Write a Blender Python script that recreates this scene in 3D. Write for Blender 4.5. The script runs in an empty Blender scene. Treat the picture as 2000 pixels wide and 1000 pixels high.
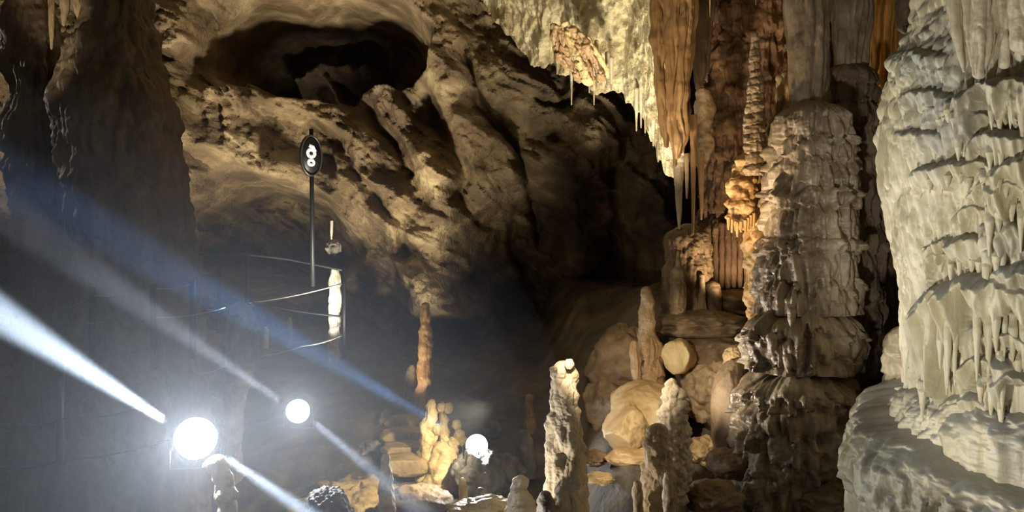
import bpy, math, random
import numpy as np
from mathutils import Vector

SC = bpy.context.scene
COL = SC.collection
PI = math.pi

# ------------------------------------------------------------------ camera
CAMZ, K = 1.6, 0.0006                      # eye height, half-width tangent per pixel


def P(px, py, Y):
    """point that stands Y metres into the cave, seen at (px, py)"""
    return np.array([(px - 1000) * K * Y, Y, CAMZ + (500 - py) * K * Y])


cd = bpy.data.cameras.new('camera')
cam = bpy.data.objects.new('camera', cd)
COL.objects.link(cam)
cam.location = (0, 0, CAMZ)
cam.rotation_euler = (PI / 2, 0, 0)
cd.sensor_width = 36
cd.lens = 36 / (2 * 1000 * K)
cd.clip_end = 100
SC.camera = cam

# ------------------------------------------------------------------ world, exposure
w = bpy.data.worlds.new('cave_dark')
SC.world = w
w.use_nodes = True
w.node_tree.nodes['Background'].inputs[0].default_value = (0.55, 0.5, 0.45, 1)
w.node_tree.nodes['Background'].inputs[1].default_value = 0.04
SC.view_settings.view_transform = 'Standard'
SC.view_settings.look = 'None'
SC.view_settings.gamma = 1
SC.view_settings.exposure = 0.0
SC.view_settings.use_curve_mapping = False
SC.cycles.max_bounces = 5
SC.cycles.diffuse_bounces = 3
SC.cycles.glossy_bounces = 2
SC.cycles.volume_bounces = 0
SC.cycles.sample_clamp_indirect = 4.0
SC.cycles.use_denoising = True

WARM = (1.0, 0.78, 0.50)
AMBER = (1.0, 0.66, 0.34)
NEUT = (1.0, 0.93, 0.80)
COOL = (0.93, 0.96, 1.0)


def spot(name, loc, target, watt, color, deg, blend=0.6, radius=0.05):
    l = bpy.data.lights.new(name, 'SPOT')
    l.energy = watt
    l.color = color
    l.spot_size = math.radians(deg)
    l.spot_blend = blend
    l.shadow_soft_size = radius
    o = bpy.data.objects.new(name, l)
    COL.objects.link(o)
    o.location = Vector([float(v) for v in loc])
    d = Vector([float(v) for v in target]) - o.location
    o.rotation_euler = d.to_track_quat('-Z', 'Y').to_euler()
    return o


def point(name, loc, watt, color, radius=0.06):
    l = bpy.data.lights.new(name, 'POINT')
    l.energy = watt
    l.color = color
    l.shadow_soft_size = radius
    o = bpy.data.objects.new(name, l)
    COL.objects.link(o)
    o.location = [float(v) for v in loc]
    return o


# unseen spots without fixtures: some inferred from how rock is lit, others added
spot('flood_for_ceiling', P(1225, 600, 9.9), P(1120, 60, 10.7), 800, (1.0, .88, .66), 78, 0.8, 0.3)
spot('flood_for_back_wall', P(700, 800, 9.7), P(610, 130, 13.6), 1350, (1.0, .87, .64), 62, 0.7, 0.3)
spot('fill_for_wall_rib', P(868, 770, 11.0), P(845, 300, 14), 520, (1.0, .87, .66), 64, 0.9, 0.3)  # extra fill for the rib, added without a fixture
spot('flood_behind_pillars', P(60, 720, 11.0), P(330, 80, 13), 800, (1.0, .87, .64), 110, 0.9)
spot('flood_for_red_column', P(1425, 600, 8.5), P(1450, 250, 9.6), 60, (1.0, .74, .45), 100, 0.6)
spot('flood_for_curtain', P(1110, 700, 6.9), P(1330, 130, 8.2), 430, (1.0, .78, .48), 40, 0.8)
spot('flood_for_spire', P(1330, 600, 6.6), P(1465, 270, 7.6), 130, (1.0, .74, .45), 60, 0.8)
spot('flood_for_flowstone', (0.75, 3.0, 0.55), (2.95, 4.6, 1.6), 235, (1.0, .96, .88), 65, 0.3, 0.08)
spot('flood_for_layered_column', P(1112, 820, 7.25), P(1500, 560, 7.1), 150, (1.0, .90, .74), 80, 0.6)
spot('flood_for_gold_curtain', P(1560, 330, 9.0), P(1715, 120, 8.4), 150, (1.0, .84, .55), 80, 0.7)
spot('fill_for_boulders', (0.35, 5.6, 1.3), P(1255, 790, 7.8), 190, (1.0, .84, .60), 50, 0.6)  # added in mid-air to brighten the boulders, no lamp there
spot('flood_for_tall_stalagmite', P(875, 1080, 6.1), P(1190, 870, 6.6), 65, (1.0, .90, .74), 72, 0.6)
spot('flood_for_sand', P(960, 790, 7.6), P(700, 940, 8.8), 240, (1.0, .86, .56), 70, 0.7)
spot('fill_for_left_stalactites', P(-120, 420, 6.6), P(110, 10, 8.6), 220, (1.0, .84, .6), 24, 0.8)  # fill added to light the stalactite fronts
spot('fill_for_orange_stalagmite', P(735, 790, 9.75), P(832, 690, 10.5), 42, (1.0, .82, .55), 60, 0.7)  # weak fill added for this stalagmite alone
spot('fill_in_hollow', P(600, 200, 14.7), P(640, 95, 16), 6, NEUT, 100, 0.9)  # small fill added inside the hollow, no lamp there
spot('flood_for_left_pillar', P(-330, 150, 9.6), P(30, 130, 8.9), 90, NEUT, 60, 0.6)
spot('flood_for_white_stalagmite', P(590, 720, 10.4), P(655, 605, 12), 260, NEUT, 22, 0.3)

# ------------------------------------------------------------------ numpy noise
_rs = np.random.RandomState(7)
_perm = _rs.permutation(256)
_perm = np.concatenate([_perm, _perm, _perm])
_g = _rs.normal(size=(256, 3))
_g /= np.linalg.norm(_g, axis=1)[:, None]
_g = _g.astype(np.float32)


def perlin(Q):
    Q = np.asarray(Q, dtype=np.float64)
    i = np.floor(Q).astype(np.int64)
    f = (Q - i).astype(np.float32)
    i &= 255
    u = f * f * f * (f * (f * 6 - 15) + 10)
    out = 0
    for dx in (0, 1):
        wx = u[:, 0] if dx else 1 - u[:, 0]
        ax = _perm[i[:, 0] + dx]
        for dy in (0, 1):
            wy = u[:, 1] if dy else 1 - u[:, 1]
            ay = _perm[ax + i[:, 1] + dy]
            for dz in (0, 1):
                wz = u[:, 2] if dz else 1 - u[:, 2]
                g = _g[_perm[ay + i[:, 2] + dz]]
                out = out + wx * wy * wz * (g[:, 0] * (f[:, 0] - dx) + g[:, 1] * (f[:, 1] - dy) + g[:, 2] * (f[:, 2] - dz))
    return out * 1.5


def fbm(Q, octs=4, gain=0.5):
    s, a = 0, 1.0
    for k in range(octs):
        s = s + a * perlin(Q * (2.03 ** k) + 17.3 * k)
        a *= gain
    return s


def ridged(Q, octs=4, gain=0.5):
    s, a = 0, 1.0
    for k in range(octs):
        s = s + a * (1 - 2 * np.abs(perlin(Q * (2.1 ** k) + 9.1 * k)))
        a *= gain
    return s


def worley(Q):
    Q = np.asarray(Q, dtype=np.float64)
    i = np.floor(Q).astype(np.int64)
    f = Q - i
    best = np.full(len(Q), 9.0)
    for dx in (-1, 0, 1):
        for dy in (-1, 0, 1):
            for dz in (-1, 0, 1):
                h = _perm[_perm[_perm[(i[:, 0] + dx) & 255] + ((i[:, 1] + dy) & 255)] + ((i[:, 2] + dz) & 255)]
                c = _g[h] * 0.45 + 0.5
                d = (c[:, 0] + dx - f[:, 0]) ** 2 + (c[:, 1] + dy - f[:, 1]) ** 2 + (c[:, 2] + dz - f[:, 2]) ** 2
                best = np.minimum(best, d)
    return np.sqrt(best)


def sstep(a, b, x):
    t = np.clip((x - a) / (b - a), 0, 1)
    return t * t * (3 - 2 * t)


# ------------------------------------------------------------------ materials
def srgb(r, g, b):
    f = lambda c: (c / 255 / 12.92) if c <= 10 else ((c / 255 + 0.055) / 1.055) ** 2.4
    return (f(r), f(g), f(b), 1)


def rock_mat(name, dark, mid, light, scale=3.0, zs=1.0, bump=0.4, bscale=22, rough=(0.45, 0.8), top_tint=None, spec=0.5, patch=None, bdist=0.03):
    m = bpy.data.materials.new(name)
    m.use_nodes = True
    nt = m.node_tree
    N, L = nt.nodes, nt.links
    b = N['Principled BSDF']
    tc = N.new('ShaderNodeTexCoord')
    mp = N.new('ShaderNodeMapping')
    mp.inputs['Scale'].default_value = (1, 1, zs)
    L.new(tc.outputs['Object'], mp.inputs[0])
    n1 = N.new('ShaderNodeTexNoise')
    n1.inputs['Scale'].default_value = scale
    n1.inputs['Detail'].default_value = 7
    n1.inputs['Roughness'].default_value = 0.62
    n1.inputs['Distortion'].default_value = 0.6
    L.new(mp.outputs[0], n1.inputs['Vector'])
    cr = N.new('ShaderNodeValToRGB')
    e = cr.color_ramp.elements
    e[0].position, e[0].color = 0.33, dark
    e[1].position, e[1].color = 0.68, light
    x = e.new(0.5)
    x.color = mid
    L.new(n1.outputs['Fac'], cr.inputs[0])
    col = cr.outputs[0]

    def mix(a, c, fac):
        mx = N.new('ShaderNodeMix')
        mx.data_type = 'RGBA'
        L.new(fac, mx.inputs['Factor'])
        L.new(a, mx.inputs['A'])
        mx.inputs['B'].default_value = c
        return mx.outputs['Result']

    if patch:
        n2 = N.new('ShaderNodeTexNoise')
        n2.inputs['Scale'].default_value = patch[1]
        n2.inputs['Detail'].default_value = 4
        L.new(tc.outputs['Object'], n2.inputs['Vector'])
        r2 = N.new('ShaderNodeMapRange')
        r2.inputs[1].default_value, r2.inputs[2].default_value = 0.48, 0.66
        r2.inputs[4].default_value = patch[2]
        L.new(n2.outputs['Fac'], r2.inputs[0])
        col = mix(col, patch[0], r2.outputs[0])
    if top_tint:  # mixes in this tint where the surface faces up
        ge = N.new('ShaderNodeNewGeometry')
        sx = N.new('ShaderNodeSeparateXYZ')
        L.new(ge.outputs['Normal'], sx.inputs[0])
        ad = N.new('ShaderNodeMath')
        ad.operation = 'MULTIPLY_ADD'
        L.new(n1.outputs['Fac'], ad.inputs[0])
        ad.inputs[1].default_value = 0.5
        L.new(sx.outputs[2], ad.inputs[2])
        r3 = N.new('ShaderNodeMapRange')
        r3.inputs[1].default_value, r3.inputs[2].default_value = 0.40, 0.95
        r3.inputs[4].default_value = top_tint[1]
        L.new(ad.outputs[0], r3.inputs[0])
        col = mix(col, top_tint[0], r3.outputs[0])
    L.new(col, b.inputs['Base Color'])
    rr = N.new('ShaderNodeMapRange')
    rr.inputs[1].default_value, rr.inputs[2].default_value = 0.35, 0.65
    rr.inputs[3].default_value, rr.inputs[4].default_value = rough
    L.new(n1.outputs['Fac'], rr.inputs[0])
    L.new(rr.outputs[0], b.inputs['Roughness'])
    b.inputs['Specular IOR Level'].default_value = spec
    n3 = N.new('ShaderNodeTexNoise')
    n3.inputs['Scale'].default_value = bscale
    n3.inputs['Detail'].default_value = 6
    n3.inputs['Roughness'].default_value = 0.6
    L.new(mp.outputs[0], n3.inputs['Vector'])
    bp = N.new('ShaderNodeBump')
    bp.inputs['Strength'].default_value = bump
    bp.inputs['Distance'].default_value = bdist
    L.new(n3.outputs['Fac'], bp.inputs['Height'])
    L.new(bp.outputs[0], b.inputs['Normal'])
    return m


M = {}
M['wall'] = rock_mat('limestone_wall', srgb(92, 76, 56), srgb(138, 118, 90), srgb(186, 168, 132), 1.3, 1, 1.0, 11, (0.6, 0.9), patch=(srgb(78, 64, 50), 0.8, 0.65), bdist=0.07)
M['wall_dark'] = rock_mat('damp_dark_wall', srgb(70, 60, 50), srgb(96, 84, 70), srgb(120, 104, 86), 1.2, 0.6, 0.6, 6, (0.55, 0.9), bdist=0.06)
M['ceiling'] = rock_mat('pale_ceiling_rock', srgb(150, 134, 100), srgb(206, 192, 154), srgb(226, 214, 180), 3.2, 1, 0.8, 12, (0.5, 0.85), patch=(srgb(206, 200, 158), 0.7, 0.4), bdist=0.06)
M['cream'] = rock_mat('cream_flowstone', srgb(176, 164, 128), srgb(208, 197, 164), srgb(226, 216, 188), 2.4, 0.5, 0.45, 16, (0.3, 0.6), top_tint=(srgb(128, 130, 126), 0.85), patch=(srgb(150, 152, 146), 1.2, 0.65), bdist=0.02)
M['drape'] = rock_mat('fluted_cream_drapery', srgb(158, 144, 116), srgb(196, 182, 152), srgb(216, 202, 172), 4, 0.15, 0.4, 18, (0.35, 0.7), bdist=0.015)
M['column'] = rock_mat('grey_brown_column', srgb(110, 94, 76), srgb(152, 134, 110), srgb(186, 170, 144), 3, 0.5, 0.6, 20, (0.22, 0.5), spec=0.7, bdist=0.025)
M['column_dark'] = rock_mat('brown_column', srgb(84, 70, 54), srgb(112, 94, 74), srgb(140, 122, 98), 3, 0.5, 0.6, 20, (0.42, 0.75), spec=0.4, bdist=0.025)
M['orange'] = rock_mat('orange_calcite', srgb(146, 106, 62), srgb(196, 154, 98), srgb(226, 192, 136), 6, 0.6, 0.6, 30, (0.3, 0.6), bdist=0.02)
M['curtain'] = rock_mat('tan_curtain', srgb(124, 94, 64), srgb(172, 140, 100), srgb(206, 178, 134), 4, 0.12, 0.5, 16, (0.35, 0.65), bdist=0.02)
M['gold'] = rock_mat('golden_curtain', srgb(150, 104, 44), srgb(200, 150, 72), srgb(226, 188, 112), 5, 0.15, 0.5, 20, (0.3, 0.6), bdist=0.02)
M['red'] = rock_mat('red_brown_flowstone', srgb(84, 62, 46), srgb(124, 96, 72), srgb(158, 128, 98), 3.2, 0.45, 0.8, 14, (0.5, 0.8), bdist=0.05)
M['tan'] = rock_mat('tan_stalagmite', srgb(140, 116, 86), srgb(184, 160, 126), srgb(212, 192, 158), 5, 0.6, 0.7, 26, (0.45, 0.8), bdist=0.02)
M['pale'] = rock_mat('pale_stalagmite', srgb(170, 150, 122), srgb(208, 190, 162), srgb(226, 212, 188), 5, 0.7, 0.8, 26, (0.4, 0.75), bdist=0.025)
M['yellow'] = rock_mat('yellow_calcite', srgb(176, 148, 96), srgb(216, 192, 140), srgb(234, 216, 172), 4, 0.7, 0.6, 20, (0.4, 0.7), bdist=0.02)
M['boulder'] = rock_mat('cream_boulder', srgb(176, 146, 100), srgb(212, 184, 138), srgb(228, 206, 166), 2.6, 1, 0.35, 18, (0.45, 0.75), bdist=0.02)
M['brownrock'] = rock_mat('brown_rock', srgb(96, 78, 58), srgb(132, 110, 84), srgb(160, 138, 108), 3, 1, 0.6, 14, (0.5, 0.8), bdist=0.03)
M['sand'] = rock_mat('sandy_ground', srgb(132, 108, 70), srgb(176, 150, 102), srgb(202, 178, 130), 3.0, 1, 0.7, 18, (0.65, 0.95), patch=(srgb(110, 92, 72), 0.8, 0.7), bdist=0.03)
M['ground'] = rock_mat('cave_earth', srgb(66, 60, 54), srgb(98, 90, 80), srgb(128, 116, 98), 2.4, 1, 0.9, 14, (0.6, 0.95), bdist=0.04)
M['grey'] = rock_mat('grey_rock', srgb(90, 86, 82), srgb(128, 122, 116), srgb(160, 154, 146), 4, 0.7, 0.6, 22, (0.5, 0.8), bdist=0.02)
M['white'] = rock_mat('white_calcite', srgb(206, 198, 176), srgb(230, 224, 206), srgb(242, 238, 226), 8, 0.4, 0.4, 30, (0.3, 0.6), bdist=0.01)


def plain(name, c, rough=0.5, metal=0.0, emit=None):
    m = bpy.data.materials.new(name)
    m.use_nodes = True
    b = m.node_tree.nodes['Principled BSDF']
    nz = m.node_tree.nodes.new('ShaderNodeTexNoise')
    nz.inputs['Scale'].default_value = 30
    rr = m.node_tree.nodes.new('ShaderNodeMapRange')
    rr.inputs[3].default_value, rr.inputs[4].default_value = rough * 0.8, min(1, rough * 1.2)
    m.node_tree.links.new(nz.outputs['Fac'], rr.inputs[0])
    m.node_tree.links.new(rr.outputs[0], b.inputs['Roughness'])
    b.inputs['Base Color'].default_value = c
    b.inputs['Metallic'].default_value = metal
    if emit:
        b.inputs['Emission Color'].default_value = emit[0]
        b.inputs['Emission Strength'].default_value = emit[1]
    return m


M['metal'] = plain('dark_painted_metal', (0.02, 0.022, 0.026, 1), 0.5, 0.6)
M['cable'] = plain('grey_wire_rope', (0.30, 0.31, 0.33, 1), 0.4, 0.9)
M['lens'] = plain('lit_lamp_glass', (1, 1, 1, 1), 0.3, 0, ((0.92, 0.96, 1.0, 1), 40))
M['sign_face'] = plain('black_sign_face', (0.012, 0.011, 0.012, 1), 0.45)
M['sign_rim'] = plain('grey_sign_rim', (0.10, 0.09, 0.09, 1), 0.35, 0.6)
M['sign_mark'] = plain('white_glowing_sign_mark', (0.9, 0.88, 0.86, 1), 0.6, 0, ((1, .96, .93, 1), 0.45))  # numerals carry an added glow of their own


# ------------------------------------------------------------------ mesh helpers
def mesh_obj(name, V, F, mat, parent=None, base=None, smooth=True):
    V = np.asarray(V, dtype=np.float64)
    if base is None:
        base = np.array([V[:, 0].mean(), V[:, 1].mean(), V[:, 2].min()])
    base = np.asarray(base, dtype=np.float64)
    me = bpy.data.meshes.new(name)
    me.vertices.add(len(V))
    me.vertices.foreach_set('co', (V - base).astype(np.float32).ravel())
    sizes = np.array([len(f) for f in F]) if not isinstance(F, np.ndarray) else np.full(len(F), F.shape[1])
    idx = F.ravel() if isinstance(F, np.ndarray) else np.concatenate([np.asarray(f) for f in F])
    me.loops.add(len(idx))
    me.loops.foreach_set('vertex_index', idx.astype(np.int32))
    me.polygons.add(len(sizes))
    st = np.concatenate([[0], np.cumsum(sizes)[:-1]])
    me.polygons.foreach_set('loop_start', st.astype(np.int32))
    me.polygons.foreach_set('loop_total', sizes.astype(np.int32))
    me.update(calc_edges=True)
    me.validate()
    if smooth:
        me.polygons.foreach_set('use_smooth', np.ones(len(sizes), dtype=bool))
    me.materials.append(mat)
    o = bpy.data.objects.new(name, me)
    COL.objects.link(o)
    if parent is not None:
        o.parent = parent
        pb = np.array(parent['_b'])
        o.location = (base - pb).tolist()
    else:
        o.location = base.tolist()
    o['_b'] = base.tolist()
    return o


def empty(name, base):
    o = bpy.data.objects.new(name, None)
    COL.objects.link(o)
    o.empty_display_size = 0.1
    base = [float(v) for v in base]
    o.location = base
    o['_b'] = base
    return o


def tag(o, label, cat, group=None, kind=None):
    o['label'] = label
    o['category'] = cat
    if group:
        o['group'] = group
    if kind:
        o['kind'] = kind
    return o


def struct(o, label=None):
    o['kind'] = 'structure'
    if label:
        o['label'] = label
        o['category'] = 'cave rock'
    return o


def gridF(nr, nc, wrap=False):
    r = np.arange(nr - 1)[:, None]
    c = np.arange(nc if wrap else nc - 1)[None, :]
    c2 = (c + 1) % nc
    a = r * nc + c
    b = r * nc + c2
    d = (r + 1) * nc + c
    e = (r + 1) * nc + c2
    return np.stack([a, d, e, b], -1).reshape(-1, 4)


def spel(rows, Y=None, nt=72, nz=140, seed=0, flute=None, knob=None, rough=(0.02, 4), tiers=None, tier_amp=0.05, jag=0.3, asp=1.0, cap='top', drip=0.0, tip=None, extra=None, wob=0.0, tilt=0.0):
    """dripstone body from its outline: rows of (py, left, right[, Y]); amplitudes in metres"""
    rows = sorted(rows, key=lambda r: r[0])
    py = np.array([r[0] for r in rows], float)
    lf = np.array([r[1] for r in rows], float)
    rt = np.array([r[2] for r in rows], float)
    yy = np.array([r[3] if len(r) > 3 else Y for r in rows], float)
    # more rings near rounded ends
    s = np.linspace(0, 1, nz)
    q = py[0] + (py[-1] - py[0]) * s
    L_, R_, Y_ = np.interp(q, py, lf), np.interp(q, py, rt), np.interp(q, py, yy)
    ker = max(1, nz // (3 * len(rows)))
    if len(rows) > 2 and ker > 1:
        kk = np.ones(ker) / ker
        sm = lambda a: np.convolve(np.pad(a, (ker // 2, ker - 1 - ker // 2), mode='edge'), kk, 'valid')
        L_, R_ = sm(L_), sm(R_)
    cx = ((L_ + R_) / 2 - 1000) * K * Y_
    rad = (R_ - L_) / 2 * K * Y_
    z = CAMZ + (500 - q) * K * Y_
    fac = np.ones(nz)
    h = abs(z[0] - z[-1])
    ct = rad[0] * (tip if tip else 0.9)
    cb = rad[-1] * (tip if tip else 0.9)
    if cap in ('top', 'both'):
        d = np.clip((z[0] - z) / max(ct, 1e-4), 0, 1)
        fac = fac * np.sqrt(np.clip(1 - (1 - d) ** 2, 0, 1))
    if cap in ('bottom', 'both'):
        d = np.clip((z - z[-1]) / max(cb, 1e-4), 0, 1)
        fac = fac * np.sqrt(np.clip(1 - (1 - d) ** 2, 0, 1))
    th = np.linspace(0, 2 * PI, nt, endpoint=False)
    TH, _ = np.meshgrid(th, z)
    Z = np.repeat(z[:, None], nt, 1)
    RD = np.repeat((rad)[:, None], nt, 1)
    CX = np.repeat(cx[:, None], nt, 1)
    CY = np.repeat(Y_[:, None], nt, 1)
    ux, uy = np.cos(TH), np.sin(TH)
    X0 = CX + RD * ux
    Y0 = CY + RD * uy * asp
    Q = np.stack([X0, Y0, Z], -1).reshape(-1, 3) + seed * 13.7
    D = np.zeros(nz * nt)
    if rough:
        D += rough[0] * fbm(Q * rough[1], 5, 0.55)
    if flute:
        Qf = Q * np.array([flute[1], flute[1], flute[1] * (flute[2] if len(flute) > 2 else 0.08)])
        Qf = Qf + 0.35 * perlin(Q * 2.0)[:, None]
        D += flute[0] * (1.5 * np.sqrt(np.abs(perlin(Qf)) + 0.01) + 0.6 * np.sqrt(np.abs(perlin(Qf * 2.6 + 5)) + 0.01) - 1.1)
    if knob:
        wv = worley(Q * np.array([1, 1, knob[2] if len(knob) > 2 else 1.0]) * knob[1])
        D += knob[0] * (0.55 - wv)
    if tiers is not None:
        ang = np.stack([ux.ravel() * 2.2 + seed, uy.ravel() * 2.2, Z.ravel() * 0.9], -1)
        jg = perlin(ang) * 0.6 + perlin(ang * 4.1 + 3) * 0.4
        Qd = np.stack([Q[:, 0] * 16, Q[:, 1] * 16, Q[:, 2] * 1.0], -1)
        fr = perlin(Qd) + 0.5 * perlin(Qd * 2.4 + 2)
        pyv = np.repeat(q[:, None], nt, 1).ravel()
        tt = np.asarray(tiers, float)
        sp = np.diff(np.concatenate([tt, [tt[-1] + (tt[-1] - tt[-2] if len(tt) > 1 else 60)]]))
        for t0, dt in zip(tt, sp):
            top = t0 + jag * dt * jg
            ln = dt * (1.0 + drip * fr)
            t = (pyv - top) / ln
            prof = np.where(t < 0, 0, np.where(t < 1, np.sqrt(np.clip(t * 2.2, 0, 1)) * (1 - 0.25 * t), 0))
            prof = np.where((t > 0.94) & (t < 1), prof * (1 - t) / 0.06, prof)
            D += tier_amp * prof * (0.75 + 0.5 * fr + 0.5 * perlin(ang * 1.3 + t0))
    if extra is not None:
        D += extra(X0.ravel(), Y0.ravel(), Z.ravel(), D)
    D = D.reshape(nz, nt) * (fac ** 2)[:, None]
    if tilt:
        Z = Z + tilt * uy * np.exp(-(z[0] - Z) / 0.6)
    if wob:
        a3 = np.stack([ux.ravel() * 1.6 + seed, uy.ravel() * 1.6, np.zeros(nz * nt)], -1)
        Z = Z + (wob * (perlin(a3) + 0.5 * perlin(a3 * 2.7 + 4))).reshape(nz, nt) * np.exp(-(z[0] - Z) / 0.25)
    lim = np.minimum(1.0, RD / 0.06)
    RR = np.maximum(RD + D * lim, RD * 0.25) * fac[:, None]
    V = np.stack([CX + RR * ux, CY + RR * uy * asp, Z], -1).reshape(-1, 3)
    F = gridF(nz, nt, True)
    return V, F


def rock(c, r, seed=0, amp=0.18, freq=1.6, res=64, knob=None, flat=None, crease=0.0):
    """boulder: an ellipsoid worn into shape"""
    c = np.asarray(c, float)
    nz, nt = res, res * 2
    ph = np.linspace(0.0, PI, nz)
    th = np.linspace(0, 2 * PI, nt, endpoint=False)
    PH, TH = np.meshgrid(ph, th, indexing='ij')
    U = np.stack([np.sin(PH) * np.cos(TH), np.sin(PH) * np.sin(TH), np.cos(PH)], -1).reshape(-1, 3)
    d = 1 + amp * fbm(U * freq + seed * 7.7, 5, 0.5)
    if crease:
        d += crease * (ridged(U * freq * 1.4 + seed * 3.1, 3) - 0.6)
    if knob:
        d += knob[0] * (0.5 - worley(U * knob[1] + seed * 1.9))
    V = U * d[:, None]
    if flat:
        for (nx, ny, nz_, off) in flat:
            n = np.array([nx, ny, nz_], float)
            n /= np.linalg.norm(n)
            e = V @ n - off
            V = V - np.where(e > 0, e * 0.93, 0)[:, None] * n
    V = V * np.asarray(r, float) + c
    return V, gridF(res, nt, True)


def box(x0, x1, y0, y1, z0, z1):
    V = np.array([[x, y, z] for x in (x0, x1) for y in (y0, y1) for z in (z0, z1)], float)
    F = np.array([[0, 1, 3, 2], [4, 6, 7, 5], [0, 4, 5, 1], [2, 3, 7, 6], [0, 2, 6, 4], [1, 5, 7, 3]])
    return V, F


def tube(pts, r, n=10):
    pts = np.asarray(pts, float)
    m = len(pts)
    r = np.broadcast_to(np.asarray(r, float), (m,))
    V = []
    for i in range(m):
        t = pts[min(i + 1, m - 1)] - pts[max(i - 1, 0)]
        t = t / (np.linalg.norm(t) + 1e-9)
        a = np.cross(t, [0, 0, 1.0])
        if np.linalg.norm(a) < 1e-3:
            a = np.cross(t, [0, 1.0, 0])
        a /= np.linalg.norm(a)
        b = np.cross(t, a)
        for k in range(n):
            g = 2 * PI * k / n
            V.append(pts[i] + r[i] * (math.cos(g) * a + math.sin(g) * b))
    F = [list(f) for f in gridF(m, n, True)]
    F.append(list(range(n)))
    F.append(list(range((m - 1) * n, m * n))[::-1])
    return np.array(V), F


def polydist(x, z, pts):
    """distance to a polyline and position along it"""
    best = np.full(x.shape, 1e9)
    for (x0, z0), (x1, z1) in zip(pts[:-1], pts[1:]):
        dx, dz = x1 - x0, z1 - z0
        t = np.clip(((x - x0) * dx + (z - z0) * dz) / (dx * dx + dz * dz), 0, 1)
        best = np.minimum(best, np.hypot(x - x0 - t * dx, z - z0 - t * dz))
    return best


# ------------------------------------------------------------------ the cave: floor
def floor_z(x, y):
    b = np.interp(y, [0, 3, 6, 8, 9, 10.5, 12, 14, 16], [-1.5, -1.5, -1.25, -0.97, -0.75, -0.32, -0.02, 0.2, 0.5])
    left = np.clip((-1.2 - x) / 2.0, 0, 1)
    b = b + left * (np.interp(y, [0, 6, 9, 11, 12.5, 16], [-0.3, -0.2, -0.25, 0.0, 0.2, 0.2]))
    b = b + 0.8 * sstep(0.35, 1.05, x) * sstep(5.8, 7.4, y)
    m = sstep(0.95, 1.95, x + 0.1 * np.sin(y * 3)) * sstep(7.9, 9.3, y - 0.15 * x)
    b = b + (1.15 - b) * m * 0.96
    return b


def mk_floor():
    nx, ny = 420, 380
    xs = np.linspace(-9.5, 6.5, nx)
    ys = np.linspace(-2, 17, ny)
    ys = np.where(ys > 0, ys, ys)
    X, Y = np.meshgrid(xs, ys)
    x, y = X.ravel(), Y.ravel()
    z = floor_z(x, y)
    Q = np.stack([x, y, np.zeros_like(x)], -1)
    z = z + 0.10 * fbm(Q * 0.9, 6, 0.55) + 0.03 * ridged(Q * 3.0, 3)
    z = z - 0.07 * np.clip(worley(Q * 1.7) - 0.3, 0, 1)
    o = mesh_obj('floor', np.stack([x, y, z], -1), gridF(ny, nx)[:, ::-1], M['ground'], base=(0, 6, -1))
    struct(o, 'uneven earthy cave floor climbing towards the back wall')


mk_floor()


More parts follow.
